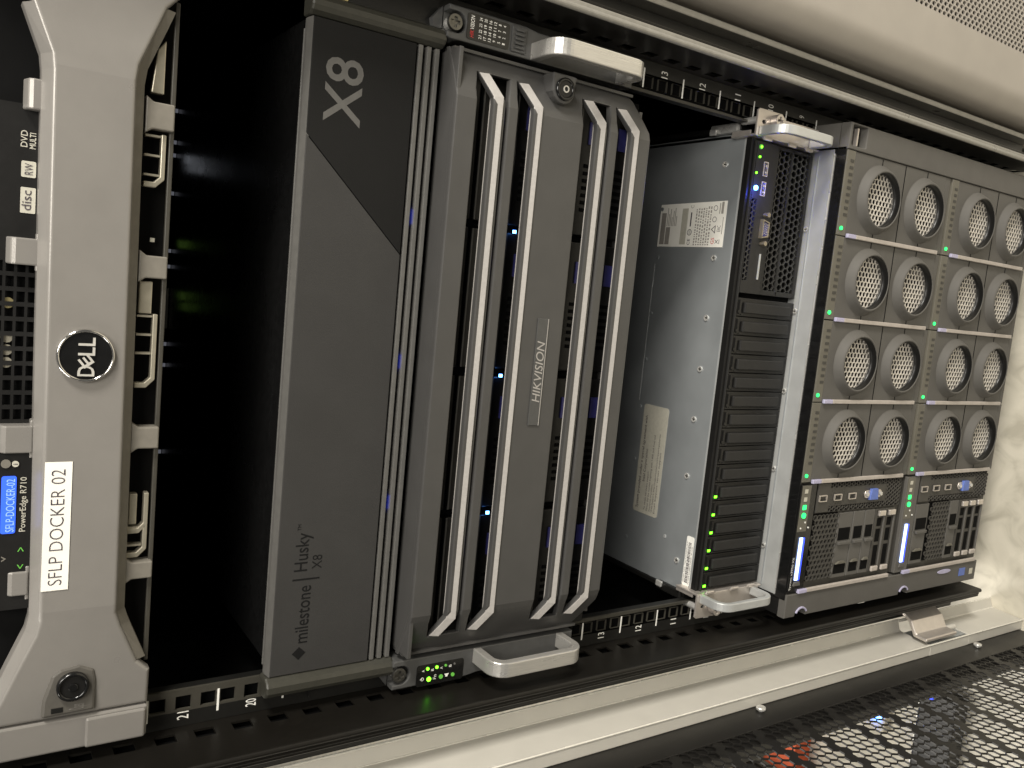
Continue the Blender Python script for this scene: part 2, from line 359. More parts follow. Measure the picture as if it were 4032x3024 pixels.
for x0, x1 in ((125.5, 140.5), (41, 54), (-60, -47), (-140.5, -130)):
    prism('lower_strut', [(x0 - 3, 953), (x1 + 3, 953), (x1, 949), (x1, 937.5), (x0, 937.5), (x0, 949)], -15, -5, DELLD, A, bevel=0.8)
box('bottom_rail', -195, 198, -11, -8, 936.6, 939.2, RAIL, A, bevel=0.5)
# lock plate at the left end, seam and end block
lk = prism('lock_plate', [(-188, 986), (-186.5, 976), (-190.5, 968), (-197, 967), (-216, 967.2), (-216.5, 995), (-206, 994.5), (-191, 990)], -22.0, -14, LOCKP, A, bevel=1.5)
MB().ring((-198.7, 979.3), [(8.6, -22.0), (8.6, -24.6), (7.0, -25.2), (6.4, -23.6), (6.4, -22.0)], 32).done('lock_ring', GLOSSBLK, lk, smooth=True)
cyl('lock_core', (-198.7, 979.3), 6.4, -23.8, -22.1, SRVBLK, lk, n=28)
cyl('key_post', (-198.7, 979.3), 2.6, -25.4, -23.9, GLOSSBLK, lk, n=16, bevel=0.4)
box('lock_window', -214, -211, -22.4, -22.05, 984, 990, BLACK, lk)
text('Open', 'lettering', -213.6, -210.4, 970, 981, -22.1, DELL, lk)
eb = box('end_block', -240.2, -220.0, -19.4, -8, 937, 1024, DELL, A, bevel=1.2)
box('latch_button', -239.6, -221.2, -22.0, -19.5, 938.5, 971.5, DELL, A, bevel=1.2)
# badge
bd = cyl('badge', (-4.3, 979.7), 13.0, -26.0, -24.1, GLOSSBLK, A, n=48)
MB().ring((-4.3, 979.7), [(14.7, -24.1), (14.7, -26.2), (13.9, -27.2), (13.1, -26.4), (13.1, -24.1)], 56).done('badge_ring', CHROME, bd, smooth=True)
text('D', 'lettering', -15.6, -9.8, 975.3, 983.7, -26.9, BADGE, bd, bold=0.08, th=0.9)
text('LL', 'lettering', -4.0, 6.0, 975.3, 983.7, -26.9, BADGE, bd, bold=0.08, th=0.9)
e3 = MB()
ec, es = math.cos(math.radians(38)), math.sin(math.radians(38))
def rot(u, v): return (-7.2 + u * ec - v * es, 979.6 + u * es + v * ec)
E_ = [(-2.9, -3.1), (2.9, -3.1), (2.9, -1.9), (-1.5, -1.9), (-1.5, -0.6), (2.5, -0.6), (2.5, 0.6), (-1.5, 0.6), (-1.5, 1.9), (2.9, 1.9), (2.9, 3.1), (-2.9, 3.1)]
e3.prism([rot(*p) for p in E_], -27.1, -26.2).done('lettering', BADGE, bd)
# name label
lb = box('name_label', -138.7, -64.4, -24.45, -24.15, 984.0, 997.6, STICK, A)
text('SFLP DOCKER 02', 'lettering', -135.6, -68.6, 987.4, 994.3, -24.45, INK, lb, bold=-0.12)
# control panel and optical drive seen through the upper openings
cp = box('control_panel', -152, -62, -12, -4, 1002.5, 1024, SRVBLK, A)
lc = prism('lcd_screen', rrect(-107.2, -74.4, 1010.2, 1017.4, 1.2), -12.6, -12.1, L_LCD, cp)
text('SFLP-DOCKER-02', 'lettering', -106.2, -76.0, 1010.9, 1015.0, -12.7, L_LCDT, cp)
text('PowerEdge R710', 'lettering', -106.6, -75.2, 1004.3, 1008.4, -12.1, STICKS, cp, bold=0.03)
cyl('info_button', (-67.5, 1011.0), 1.7, -12.9, -12.1, STICKS, cp, n=20)
text('i', 'lettering', -67.8, -67.2, 1010.0, 1012.0, -12.95, INK, cp)
cyl('round_button', (-67.3, 1015.6), 2.4, -12.8, -12.1, DELLD, cp, n=20)
for xx, s_ in ((-127, '<'), (-117, '>')):
    text(s_, 'lettering', xx - 1.2, xx + 1.2, 1005.6, 1008.8, -12.1, L_GDIM, cp)
text('v', 'lettering', -123.5, -120.2, 1014.2, 1016.5, -12.1, DELLD, cp, bold=0.05)
od = box('optical_drive', 60, 128, -5, -1.5, 1003.4, 1024, SRVBLK, A)
text('DVD', 'lettering', 105.5, 114.2, 1009.6, 1012.8, -5, STICKS, od, bold=0.05)
text('MULTI', 'lettering', 105.0, 113.4, 1005.6, 1008.6, -5, STICKS, od, bold=0.12)
rw = prism('format_mark', rrect(89.6, 98.2, 1005.2, 1012.2, 0.8), -5.4, -5.05, STICKS, od)
text('RW', 'lettering', 91, 97, 1006.6, 1010.6, -5.5, INK, od)
dm = prism('format_mark', rrect(70.4, 84.2, 1005.0, 1012.2, 0.6), -5.4, -5.05, STICKS, od)
text('disc', 'lettering', 72, 82.6, 1007.0, 1011.6, -5.5, INK, od)
# punched vent grid and things behind it
gh = []
for i in range(12):
    for j in range(4): gh.append([(44 - i * 8.2, 1003.2 + j * 5.4), (44 - i * 8.2, 1007.2 + j * 5.4), (38.2 - i * 8.2, 1007.2 + j * 5.4), (38.2 - i * 8.2, 1003.2 + j * 5.4)])
plate('vent_grid', [(-60, 1000), (60, 1000), (60, 1024), (-60, 1024)], gh, -5, -3.6, SRVBLK, A)
for i, x in enumerate((2, -5, -12, 21)):
    cyl('copper_coil', (x, 1016.5), 3.0, -3.4, -2, CARRIER if i < 3 else BRASS, A, n=14)
# drive carriers in the lower openings
def carrier(x0, x1, nw):
    h = prism('drive_handle', [(x0, 945.6), (x0 + 5, 940.8), (x1, 940.8), (x1, 943.4), (x0 + 6.4, 943.4), (x0 + 3.2, 946.6), (x0 + 3.2, 952), (x0, 952)], -11.5, -6, CARRIER, A, bevel=0.5)
    for k in range(nw): box('handle_rib', x1 - 2 - k * 11, x1 - 0.8 - k * 11, -10.8, -6, 943.6, 952, CARRIER, h)
    return h
for x0, x1, nw in ((93, 123.5, 3), (-24, 20, 3), (-113, -88, 0), (-128, -108, 3)): carrier(x0, x1, nw)
box('drive_bar', 20, 39, -10.5, -5, 944.2, 951.5, CARRIER, A, bevel=0.6)
prism('drive_bar', [(146, 943), (176, 943), (170, 947.4), (146, 950)], -10.5, -5, CARRIER, A, bevel=0.6)
box('drive_bar', -107.5, -88.5, -10.5, -5, 947, 951.5, CARRIER, A, bevel=0.6)
box('drive_led', 62, 64.4, -6.2, -5, 943.6, 946, STICKS, A)

# ================================================================== second server (U18-19): charcoal panel
Bm = thing('rack_server', 'charcoal rack server with a black wedge and large grey X8 on its front panel', 'server', (-5, 300, 768))
box('chassis', -217, 213, 8, 640, 766, 853, BLACK, Bm)
box('top_cover', -219, 215, -1.5, 640, 853.2, 856.0, SATBLK, Bm, bevel=0.8)
prism('front_panel', [(-221, 787.5), (70.6, 787.5), (139.5, 859), (-221, 859)], -12, -3, MILA, Bm, bevel=0.5)
prism('front_wedge', [(71.2, 787.5), (211, 787.5), (211, 859), (140.1, 859)], -12, -3, MILB, Bm, bevel=0.5)
prism('top_bevel', [(-11.6, 859.3), (-5, 860.6), (-2, 860.6), (-2, 857.2), (-11.6, 857.2)], -221, 210.8, RIBM, Bm, ax='x')
box('top_edge', -216, 205, -1.2, 0.4, 859.8, 860.9, RIBM, Bm, bevel=0.3)
box('panel_back', -221, 211, -2.8, 6, 769, 858, VOID, Bm)
for z0 in (782.7, 776.5, 770.2): box('rib', -221, 211, -12, -3, z0, z0 + 3.1, RIBM, Bm, bevel=0.35)
for x, z in ((98, 781.2), (-3, 781.2), (-105, 781.2)): box('drive_light', x - 5, x + 5, -7, -6, z - 0.7, z + 0.7, L_BLUED, Bm)
for x0, x1 in ((-236, -221.6), (211.6, 225)):
    pts = [(-1, x0), (-13, x0), (-17, x0 + 3)] ; 
    prism('end_cap', [(x0, 0), (x0, -11), (x0 + 2.2, -15), (x0 + 5, -16.5), (x1 - 5, -16.5), (x1 - 2.2, -15), (x1, -11), (x1, 0)], 767.5, 862, MILCAP, Bm, ax='z', bevel=1.5)
for x0, x1 in ((-246, -236.4), (225.4, 246)):
    box('mounting_ear', x0, x1, -2.6, -0.5, 769, 848 if x0 > 0 else 826, BLACK, Bm)
text('X8', 'lettering', 148.6, 190.0, 823.6, 849.2, -12, MILTXT, Bm, bold=0.10)
prism('emblem', [(-211.3, 839.6), (-206.7, 844.4), (-202.1, 839.6), (-206.7, 834.8)], -12.2, -12.05, DKTXT, Bm)
text('milestone', 'lettering', -199.5, -158.5, 834.0, 843.6, -12, DKTXT, Bm, bold=0.05)
box('divider', -154.4, -153.3, -12.2, -12.05, 828.6, 847.6, DKTXT, Bm)
text('Husky', 'lettering', -148.0, -121.0, 834.8, 847.0, -12, DKTXT, Bm, bold=0.05)
text('TM', 'lettering', -119.4, -115.0, 843.9, 846.4, -12, DKTXT, Bm)
text('X8', 'lettering', -147.2, -137.4, 827.6, 834.6, -12, DKTXT, Bm, bold=-0.03)

# switch at the back of the gap above it: its glowing tabs show under the first server, its lights mirror in the cover
sw = thing('network_switch', 'row of tiny lights on a network switch deep in the dark gap', 'network switch', (0, 480, 857))
box('case', -205, 205, 382, 560, 858, 900, VOID, sw)
box('label_strip', -20, 22, 379.5, 381.8, 856.8, 860.0, STICKS, sw)
for x in (200, 168.9, 156, 118, 60, 44, -36, -58, -150):
    box('glow_tab', x - 1.8, x + 1.8, 379.4, 381.8, 856.6, 860.2, L_TAB, sw)  # pale tabs given a glow in place of light missing in the gap
for x, z, m_ in ((154, 872, L_WHITE), (146, 876, L_WHITE), (68, 868, L_GSW), (15, 872, L_GSW), (4, 876, L_GSW)):
    box('port_light', x - 4, x + 4, 380.2, 381.8, z - 3.5, z + 3.5, m_, sw)

# ================================================================== storage server (U14-17): dark grey bezel with slats
H = thing('storage_server', 'dark grey storage server with slatted bezel and polished bar handles', 'storage server', (-2, 300, 580))
X0 = -2.2
box('chassis', -218, 214, 0, 640, 579, 762, VOID, H)
def warp(x):
    d = abs(x - X0) - 182                       # the bezel curves back towards both ends
    return 0 if d <= 0 else 15.0 * (d / 33) ** 1.2
def slot(z0, z1, tip, r0=186, r1=202.5):       # elongated slot whose ends run out to a point at height tip
    return [(X0 - r0, z0), (X0 + r0, z0), (X0 + r1, tip - 0.4), (X0 + r1, tip + 0.6), (X0 + r0 + 4, z1), (X0 - r0 - 4, z1), (X0 - r1, tip + 0.6), (X0 - r1, tip - 0.4)]
def thin(z0, z1, e0, e1, r0=186, r1=202.5):
    return [(X0 - r1, e0), (X0 - r0, z0), (X0 + r0, z0), (X0 + r1, e0), (X0 + r1, e1), (X0 + r0, z1), (X0 - r0, z1), (X0 - r1, e1)]
holes = []
for d in (0, -91.7):
    holes += [slot(736.0 + d, 749.2 + d, 745.6 + d), thin(723.6 + d, 726.2 + d, 719.4 + d, 739.6 + d), slot(702.0 + d, 715.4 + d, 712.6 + d)]
outer = [(X0 - 212, 604), (X0 - 192, 591), (X0 + 188, 591), (X0 + 212, 602), (X0 + 214.5, 606), (X0 + 216, 765.5), (X0 - 216, 765.5), (X0 - 215, 607)]
bz = plate('bezel', outer, holes, -32, -26.5, HIK, H, edge=1.0, cuts=[X0 + q * a for q in (-1, 1) for a in (182, 187, 192, 198, 206)], warp=warp)
prism('bezel_top', [(-30.5, 765.2), (-30.5, 762), (-4, 762), (-4, 764.6)], X0 - 214, X0 + 214, HIK, bz, ax='x', bevel=0.6)
for sgn in (-1, 1): box('bezel_side', X0 + sgn * 214, X0 + sgn * 216, -20.5, -4, 604, 764, HIK, bz)
box('bezel_bottom', X0 - 205, X0 + 205, -20, -4, 592, 595, HIK, bz)
def slat(z0, z1, tip):                          # sloping slat below each slot, bent at both ends; paler grey stands for light on it
    V = []; pts = []
    xs_ = [X0 - 202, X0 - 187, X0 + 187, X0 + 202]
    for x in xs_:
        e = abs(x - X0) > 190; zt = tip + 0.2 if e else z1; zb = tip - 6.0 if e else z0
        wp = warp(x); V += [(x, -32.3 + wp, zt), (x, -35.2 + wp, zb), (x, -27 + wp, zb - 0.5), (x, -27 + wp, zt)]
    F = [(0, 1, 2, 3), (15, 14, 13, 12)]
    for i in range(3):
        for k in range(4): F.append((4 * i + k, 4 * i + 4 + k, 4 * i + 4 + (k + 1) % 4, 4 * i + (k + 1) % 4))
    return finish('slat', V, F, HIKL, bz, bevel=0.4)
for d in (0, -91.7):
    slat(729.2 + d, 735.8 + d, 744.6 + d); slat(695.8 + d, 701.8 + d, 711.6 + d)
# drive bays behind the slots
for c, xl in enumerate((206, 98.4, -9.8, -117.6)):
    for r in range(6):
        zt = 760 - r * 29.4
        cd_ = box('drive_caddy', xl - 104, xl - 2, -8, -1, zt - 27, zt, SRVBLK, H, bevel=1.0)
        box('caddy_latch', xl - 34, xl - 17, -9.4, -8.1, zt - 22, zt - 9, BLUEP, cd_)
        for k in range(7): box('caddy_vent', xl - 52 - k * 5.6, xl - 49.2 - k * 5.6, -8.6, -8.1, zt - 20, zt - 7, VOID, cd_)
        box('caddy_edge', xl - 103.6, xl - 2.4, -8.7, -8.1, zt - 1.4, zt - 0.3, RIBM, cd_)
for x in (97.4, -10.6, -117.4): box('drive_led', x - 1.1, x + 1.1, -11.6, -10.4, 694.4, 696.8, L_BLUE, H)
# maker's plate
pl = box('name_plate', -45, 35.6, -33.0, -32.1, 671.8, 681.4, HIKEAR, H, bevel=0.3)
box('plate_edge', -45, 35.6, -33.2, -33.05, 671.8, 672.4, HIKL, pl)
text('HIKVISION', 'lettering', -27.3, 18.9, 673.2, 680.4, -33.0, HIKL, pl, bold=0.03, shear=0.22)
# bezel lock
tb = prism('lock_tab', [(211, 690), (198, 689.2)] + arc((200.5, 679.2), 10, 110, 290, 10) + [(211, 668.5)], -33.6, -20, HIK, H, bevel=1.2)
MB().ring((200.6, 679.0), [(8.0, -33.5), (8.0, -35.2), (6.2, -35.6), (5.6, -34.4), (5.6, -33.5)], 32).done('lock_ring', GLOSSBLK, tb, smooth=True)
cyl('lock_core', (200.6, 679.0), 5.6, -35.0, -33.65, SRVBLK, tb, n=24)
MB().ring((200.6, 679.0), [(2.5, -35.05), (2.5, -35.8), (1.7, -35.8), (1.7, -35.05)], 20).done('keyway', STEEL, tb)
# ears
for sg in (-1, 1):
    def mx(a): return (230 + a) if sg > 0 else (-234.5 - a)     # a > 0 towards the outside
    notch = [(mx(7), 769), (mx(7), 762)] + [(mx(q[0]), q[1]) for q in arc((0, 762), 7, 0, -180, 10)] + [(mx(-7), 769)]
    out = [(mx(10.5), 768.6)] + notch + [(mx(-10.6), 769), (mx(-11.5), 766), (mx(-11), 604), (mx(4), 604), (mx(8.5), 612), (mx(9.0), 696), (mx(10.5), 706)]
    ear = plate('ear', out, [], -18, -9, HIKEAR, H, edge=0.9)
    box('ear_back', *sorted((mx(-11), mx(10))), -8.8, -0.3, 605, 768, HIKEAR, H)
    prism('ear_top', [(mx(10.5), 769), (mx(2), 776), (mx(-8), 774), (mx(-11), 769)], -8.7, -3, HIKEAR, H)
    phillips('thumb_screw', (mx(-0.4), 763.6), 5.4, -15.5, 3.0, GUN, H)
    cyl('screw_shaft', (mx(-0.4), 763.6), 4.4, -15.4, -8, STEEL, H, n=16)
    path = [(-9, 697.5), (-26, 697.5)] + arc((-36, 686.5), 11, 90, 180, 8) + arc((-36, 628.5), 11, 180, 270, 8) + [(-26, 617.5), (-9, 617.5)]
    xa, xb = sorted((mx(-11), mx(0.8)))
    prism('handle', ribbon(path, 3.4), xa, xb, ALU, H, ax='x', bevel=0.9)
    if sg > 0:
        dp = prism('number_panel', rrect(221.0, 238.4, 720.6, 754.6, 2), -18.6, -18.05, GLOSSBLK, H)
        text('HIK', 'lettering', 222.4, 227.4, 749.2, 752.2, -18.6, RED, dp, bold=0.05, shear=0.2)
        text('VISION', 'lettering', 227.8, 237.0, 749.2, 752.2, -18.6, WHITE, dp, bold=0.05, shear=0.2)
        for r in range(6):
            for c in range(4):
                s_ = str(21 - 4 * r + c); xx = 223.9 + c * 3.95; zz = 744.2 - r * 3.86; wd = 1.15 if len(s_) == 2 else 0.55
                text(s_, 'lettering', xx - wd, xx + wd, zz - 1.15, zz + 1.15, -18.6, WHITE, dp, bold=0.06)
        kn = box('knob_frame', 221, 238.6, -19.2, -18.05, 706.2, 718.4, HIKEAR, H, bevel=0.5)
        for k in range(5): box('knob_ridge', 223.0 + k * 3.0, 224.9 + k * 3.0, -20.8, -19.25, 708.6, 716.2, HIKEAR, kn, bevel=0.5)
    else:
        dp = prism('indicator_panel', rrect(-246.0, -229.4, 709.2, 749.4, 2), -18.6, -18.05, GLOSSBLK, H)
        for x, z, r, m_ in ((-232.6, 740.6, 1.15, L_GREEN), (-232.6, 732.8, 1.15, L_GREEN), (-232.5, 725.2, 0.95, L_GDIM), (-232.5, 717.5, 0.8, RIBM),
                            (-241.1, 738.9, 1.75, L_GREEN), (-240.9, 728.6, 1.65, L_GDIM), (-241.0, 718.3, 1.45, L_GDIM)):
            cyl('indicator', (x, z), r, -19.3, -18.65, m_, dp, n=16)
        for s_, x, z in (('A', -233.9, 744.2), ('B', -234.2, 736.3), ('A', -234.0, 728.7), ('B', -233.6, 721.0)):
            text(s_, 'lettering', x - 0.9, x + 0.9, z - 1.1, z + 1.1, -18.6, WHITE, dp)
        text('Fn', 'lettering', -242.0, -238.4, 732.6, 735.2, -18.6, WHITE, dp)
        MB().ring((-240.4, 744.4), [(1.3, -18.62), (1.3, -18.75), (0.95, -18.75), (0.95, -18.62)], 18).done('power_symbol', WHITE, dp)
        box('power_symbol', -240.6, -240.2, -18.8, -18.65, 744.6, 746.2, WHITE, dp)
        prism('mute_symbol', [(-241.8, 722.6), (-240.9, 722.6), (-239.4, 721.6), (-239.4, 725.6), (-240.9, 724.6), (-241.8, 724.6)], -18.75, -18.65, WHITE, dp)

# ================================================================== storage drives server (U9-10): galvanised top
G = thing('rack_server', 'short black server with bare galvanised top, paper labels and column of drive bays', 'server', (0, 300, 357))
gc = box('top_cover', -221, 213, 5, 640, 442.6, 444.5, GALV, G, bevel=0.4)
box('cover_lip', -219, 212, 2.2, 4.8, 441, 444.8, GALVL, gc, bevel=0.3)
for sg in (-1, 1): box('side_wall', sg * 216, sg * 219 if sg < 0 else 217, 6, 640, 358, 442, GALV, G)
for x in (189.5, 102.7, 45.9, -3.3, -52.2, -108.3, -193.3):
    phillips('cover_screw', (x, 25.9), 3.0, 444.5, 1.0, STEEL, gc, ax='z', sgn=1)
for x, y in ((101.7, 102), (44.6, 102.6), (-3.2, 102.2), (-52.3, 102.7), (-108, 102), (-192, 101.3), (-175, 45.6), (150, 103)):
    cyl('rivet', (x, y), 2.0, 444.5, 445.1, GALVL if y < 60 else GALV, gc, ax='z', n=14, bevel=0.3)
box('cover_seam', -46, 95, 105.0, 106.0, 444.52, 444.72, GALVL, gc)
# labels on the cover
l1 = prism('regulatory_label', [(112.8, 16.8), (155.9, 16.9), (154.4, 105), (112.6, 105)], 444.55, 444.75, STICK, G, ax='z')
def lt(s_, u0, u1, v0, v1, m_=INKG, b=0.0): return text(s_, 'lettering', u0, u1, v0, v1, 444.75, m_, l1, 'T', bold=b, depth=0.1)
box('print_block', 115, 146, 96, 102.5, 444.8, 444.84, INKG, l1); box('print_block', 115, 132, 89, 95, 444.8, 444.84, INKG, l1)
for k in range(7): box('print_line', 133, 133 + (18, 12, 17, 9, 15, 18, 10)[k], 93.6 - k * 2.1, 94.4 - k * 2.1, 444.8, 444.84, INKG, l1)
box('print_block', 115, 150, 66, 74, 444.8, 444.82, STICKS, l1)
lt('CE', 114.4, 120.5, 59.8, 63.4, INK, 0.03); lt('20', 125.2, 128.4, 60.4, 62.8, INK)
MB().ring((126.8, 61.6), [(3.0, 444.8), (3.0, 444.86), (2.4, 444.86), (2.4, 444.8)], 24, ax='z').done('round_mark', INK, l1)
box('print_line', 132.5, 146, 60.6, 62.2, 444.8, 444.84, INK, l1); lt('C', 150, 153, 59, 63, INKG, 0.04)
for r in range(7):
    x = 114.5
    while x < 150:
        wd = random.uniform(0.9, 2.6); box('print_dash', x, x + wd, 53.5 - r * 3.1, 55.2 - r * 3.1, 444.8, 444.84, INKG, l1); x += wd + random.uniform(0.6, 1.6)
lt('GS', 115.6, 121.6, 28.2, 32.2, RED, 0.03)
plate('triangle_mark', [(125.6, 28.2), (133.4, 28.2), (129.5, 33.6)], [[(126.8, 28.9), (132.2, 28.9), (129.5, 32.4)]], 444.8, 444.86, INK, l1, flat='z')
for x in (138.8, 149.4): MB().ring((x, 30.6), [(2.6, 444.8), (2.6, 444.86), (2.1, 444.86), (2.1, 444.8)], 24, ax='z').done('round_mark', INK, l1)
lt('EAC', 127.4, 133.0, 21.8, 26.0, INK); lt('X', 115.8, 120.0, 23.0, 27.0, INK); box('print_line', 116, 120, 21.4, 22.0, 444.8, 444.84, INK, l1)
box('print_block', 144, 155, 20.4, 23.2, 444.8, 444.84, INKG, l1); box('print_line', 125, 141, 19.4, 20.2, 444.8, 444.84, INKG, l1); box('print_line', 144, 154, 24.6, 25.6, 444.8, 444.84, INKG, l1)
l2 = prism('notice_label', rrect(-161, -48.4, 60.0, 96.0, 3), 444.55, 444.75, STICKS, G, ax='z')
def l2t(s_, u0, u1, v0, v1, b=0.0): return text(s_, 'lettering', u0, u1, v0, v1, 444.75, INK, l2, 'T', bold=b, depth=0.1)
l2t('System provided under a special agreement with', -157, -60, 88.0, 92.6, 0.05); l2t('Intel Corporation', -128, -94, 82.2, 86.6, 0.05)
l2t('To obtain hardware support:', -157, -116, 77.6, 80.6, 0.02); l2t('Please dial the number beginning with 1-800 (toll free) and', -157, -78, 73.8, 76.8)
l2t('description of problem.', -157, -128, 70.2, 73.0); l2t('Web Support: http://support.intel.com/support/go/server', -157, -75, 66.8, 69.6); l2t('Email Support: server support', -157, -94, 63.2, 66.0)
l3 = prism('serial_label', rrect(-213.6, -164.6, 3.2 + 2.4, 15.4, 2), 444.85, 445.0, WHITE, G, ax='z')
text('SERIAL NO.  WJ17343AL015891', 'lettering', -211, -170, 13.0, 14.7, 445.0, INK, l3, 'T', depth=0.08); text('PCODE R1208WT2GSR   61-ICD', 'lettering', -211, -174, 6.3, 7.9, 445.0, INK, l3, 'T', depth=0.08)
x = -210.5
while x < -171:
    wd = random.uniform(0.3, 1.0); box('bar', x, x + wd, 8.6, 12.4, 445.06, 445.1, INK, l3); x += wd + random.uniform(0.25, 0.8)
# front
box('front_beam', -219, 212, -5, 2, 440.5, 446.4, SRVBLK, G, bevel=0.6)
box('front_ridge', -219, 209, -7.5, -5.1, 441.6, 443.0, CARDK, G, bevel=0.4)
box('inner_shadow', -214, 211, 3, 5, 359, 440, VOID, G)
for i in range(16):
    xr = 67.8 - 17.58 * i; xl = xr - 17.0
    cr = box('drive_carrier', xl, xr, -6, 2.5, 360, 440.3, SRVBLK, G, bevel=0.5)
    MB().box(xl + 3.2, xr - 4.0, -9.2, -6.1, 368, 432).done('carrier_lever', CARDK, cr, bevel=0.9)
    box('lever_groove', xl + 1.2, xl + 2.0, -7.0, -6.05, 364, 434, CARDK, cr)
    box('carrier_tab', xl + 2, xr - 2, -7.4, -6.1, 435.5, 438.0, SRVBLK, cr)
    box('carrier_led', xr - 13.8, xr - 11.6, -7.9, -7.45, 436.7, 440.0, L_GREEN if i >= 10 else SRVBLK, cr)
vent = [(84, 433.4), (160, 433.4), (160, 440.2), (84, 440.2)]
plate('control_panel', [(72.4, 413), (209.5, 413), (209.5, 440.3), (72.4, 440.3)], [rrect(161.6, 174.6, 423.8, 429.6, 0.6), rrect(179.4, 192.4, 423.8, 429.6, 0.6), [(84, 432.6), (158, 432.6), (158, 439.6), (84, 439.6)]], -7, -3, CARDK, G, edge=0.3)
hexmesh('slot_mesh', 85, 158, 433.6, 439, 5.0, 0.80, -6.4, -5.2, MESHBLK, G, vert=False)
for x0_, x1_, m_ in ((134, 158, L_BLUED), (112, 134, L_BLUEF), (88, 112, L_BLUEG)): box('led_spill', x0_, x1_, -0.4, 0.8, 434, 439.4, m_, G)  # added boxes glow in fading steps to imitate spill from the blue LED
box('mesh_back', 73, 209, 1, 2.6, 360, 440, VOID, G)
for x0 in (161.6, 179.4):
    us = plate('usb_port', rrect(x0, x0 + 13, 423.8, 429.6, 0.5), [rrect(x0 + 0.7, x0 + 12.3, 424.5, 428.9, 0.3)], -7.6, 0, BRKT, G)
    box('usb_tongue', x0 + 1.4, x0 + 11.6, -6.4, 0, 426.8, 428.4, BLUEP, us)
    for k in (0.28, 0.72): box('usb_contact', x0 + 13 * k - 0.8, x0 + 13 * k + 0.8, -6.9, -6.4, 425.0, 426.4, STEEL, us)
cyl('power_button', (204.3, 436.6), 2.2, -8.2, -6.9, L_GDIM, G, n=20, bevel=0.4); cyl('button_light', (204.3, 436.6), 1.2, -8.5, -8.25, L_GREEN, G, n=16)
for x, z in ((195.5, 436.4), (181.0, 438.4)): cyl('status_led', (x, z), 1.0, -7.8, -6.95, L_GREEN, G, n=14)
cyl('locator_led', (167.7, 437.0), 2.2, -8.4, -6.95, L_BLUE, G, n=20)
lmp = bpy.data.lights.new('locator_glow', 'POINT'); lmp.energy = 0.035; lmp.color = (0.06, 0.10, 1.0); lmp.shadow_soft_size = 0.003
lo_ = bpy.data.objects.new('locator_glow', lmp); C.objects.link(lo_); lo_.parent = G; lo_.location = Vector((167.7 - 4, -16 - 300, 439 - 357)) * S
vg = plate('vga_port', [(125.4, 415.4), (138.8, 415.4), (141, 424.6), (123.6, 424.6)], [[(126.6, 416.5), (137.8, 416.5), (139.6, 423.4), (125, 423.4)]], -11, -3, SHELL, G, edge=0.3)
prism('vga_insert', [(126.7, 416.6), (137.7, 416.6), (139.5, 423.3), (125.1, 423.3)], -9.5, -7.1, BLUEP, vg)
for r in range(3):
    for k in range(5): cyl('vga_pin_hole', (127.8 + k * 2.2 + (r % 2) * 0.8, 417.8 + r * 2.0), 0.5, -9.7, -9.52, STEEL, vg, n=8)
for x in (145.2, 119.2): MB().cyl((x, 419.8), 2.4, -12.5, -6.9, 'y', 6).done('vga_standoff', SHELL, vg, bevel=0.3)
box('card_slot', 86, 109.6, -8.2, -7.1, 418.9, 420.3, GALVL, G)
box('panel_divider', 72.6, 209.2, -6.4, 0, 409.6, 412.8, SRVBLK, G, bevel=0.4)
hexmesh('front_mesh', 78, 206, 364, 409, 6.3, 0.85, -4.0, -2.4, MESHBLK, G, vert=False, sv=1.15)
for z0, z1 in ((360.0, 363.4), (387.4, 389.4)): box('mesh_frame', 73, 209, -5.2, -2, z0, z1, CARDK, G, bevel=0.4)
for x0, x1 in ((72.4, 77.0), (206.6, 209.6)): box('mesh_frame', x0, x1, -5.2, -2, 363.6, 409.4, CARDK, G, bevel=0.4)
# tray lip
ty = box('tray_lip', -219.5, 214, -26.5, 4, 356.0, 357.4, GALVL, G, bevel=0.3)
box('tray_edge', -219.5, 210, -27.6, -26.6, 355.2, 358.4, STEEL, ty, bevel=0.3)
box('tray_step', -215, 209.5, -10.5, -9.4, 357.5, 358.3, GALV, ty, bevel=0.2)
for x in (139.7, 60.5, -18.3, -96.8, -175.6): phillips('tray_screw', (x, -6.2), 2.6, 357.5, 1.4, STEEL, ty, ax='z', sgn=1)
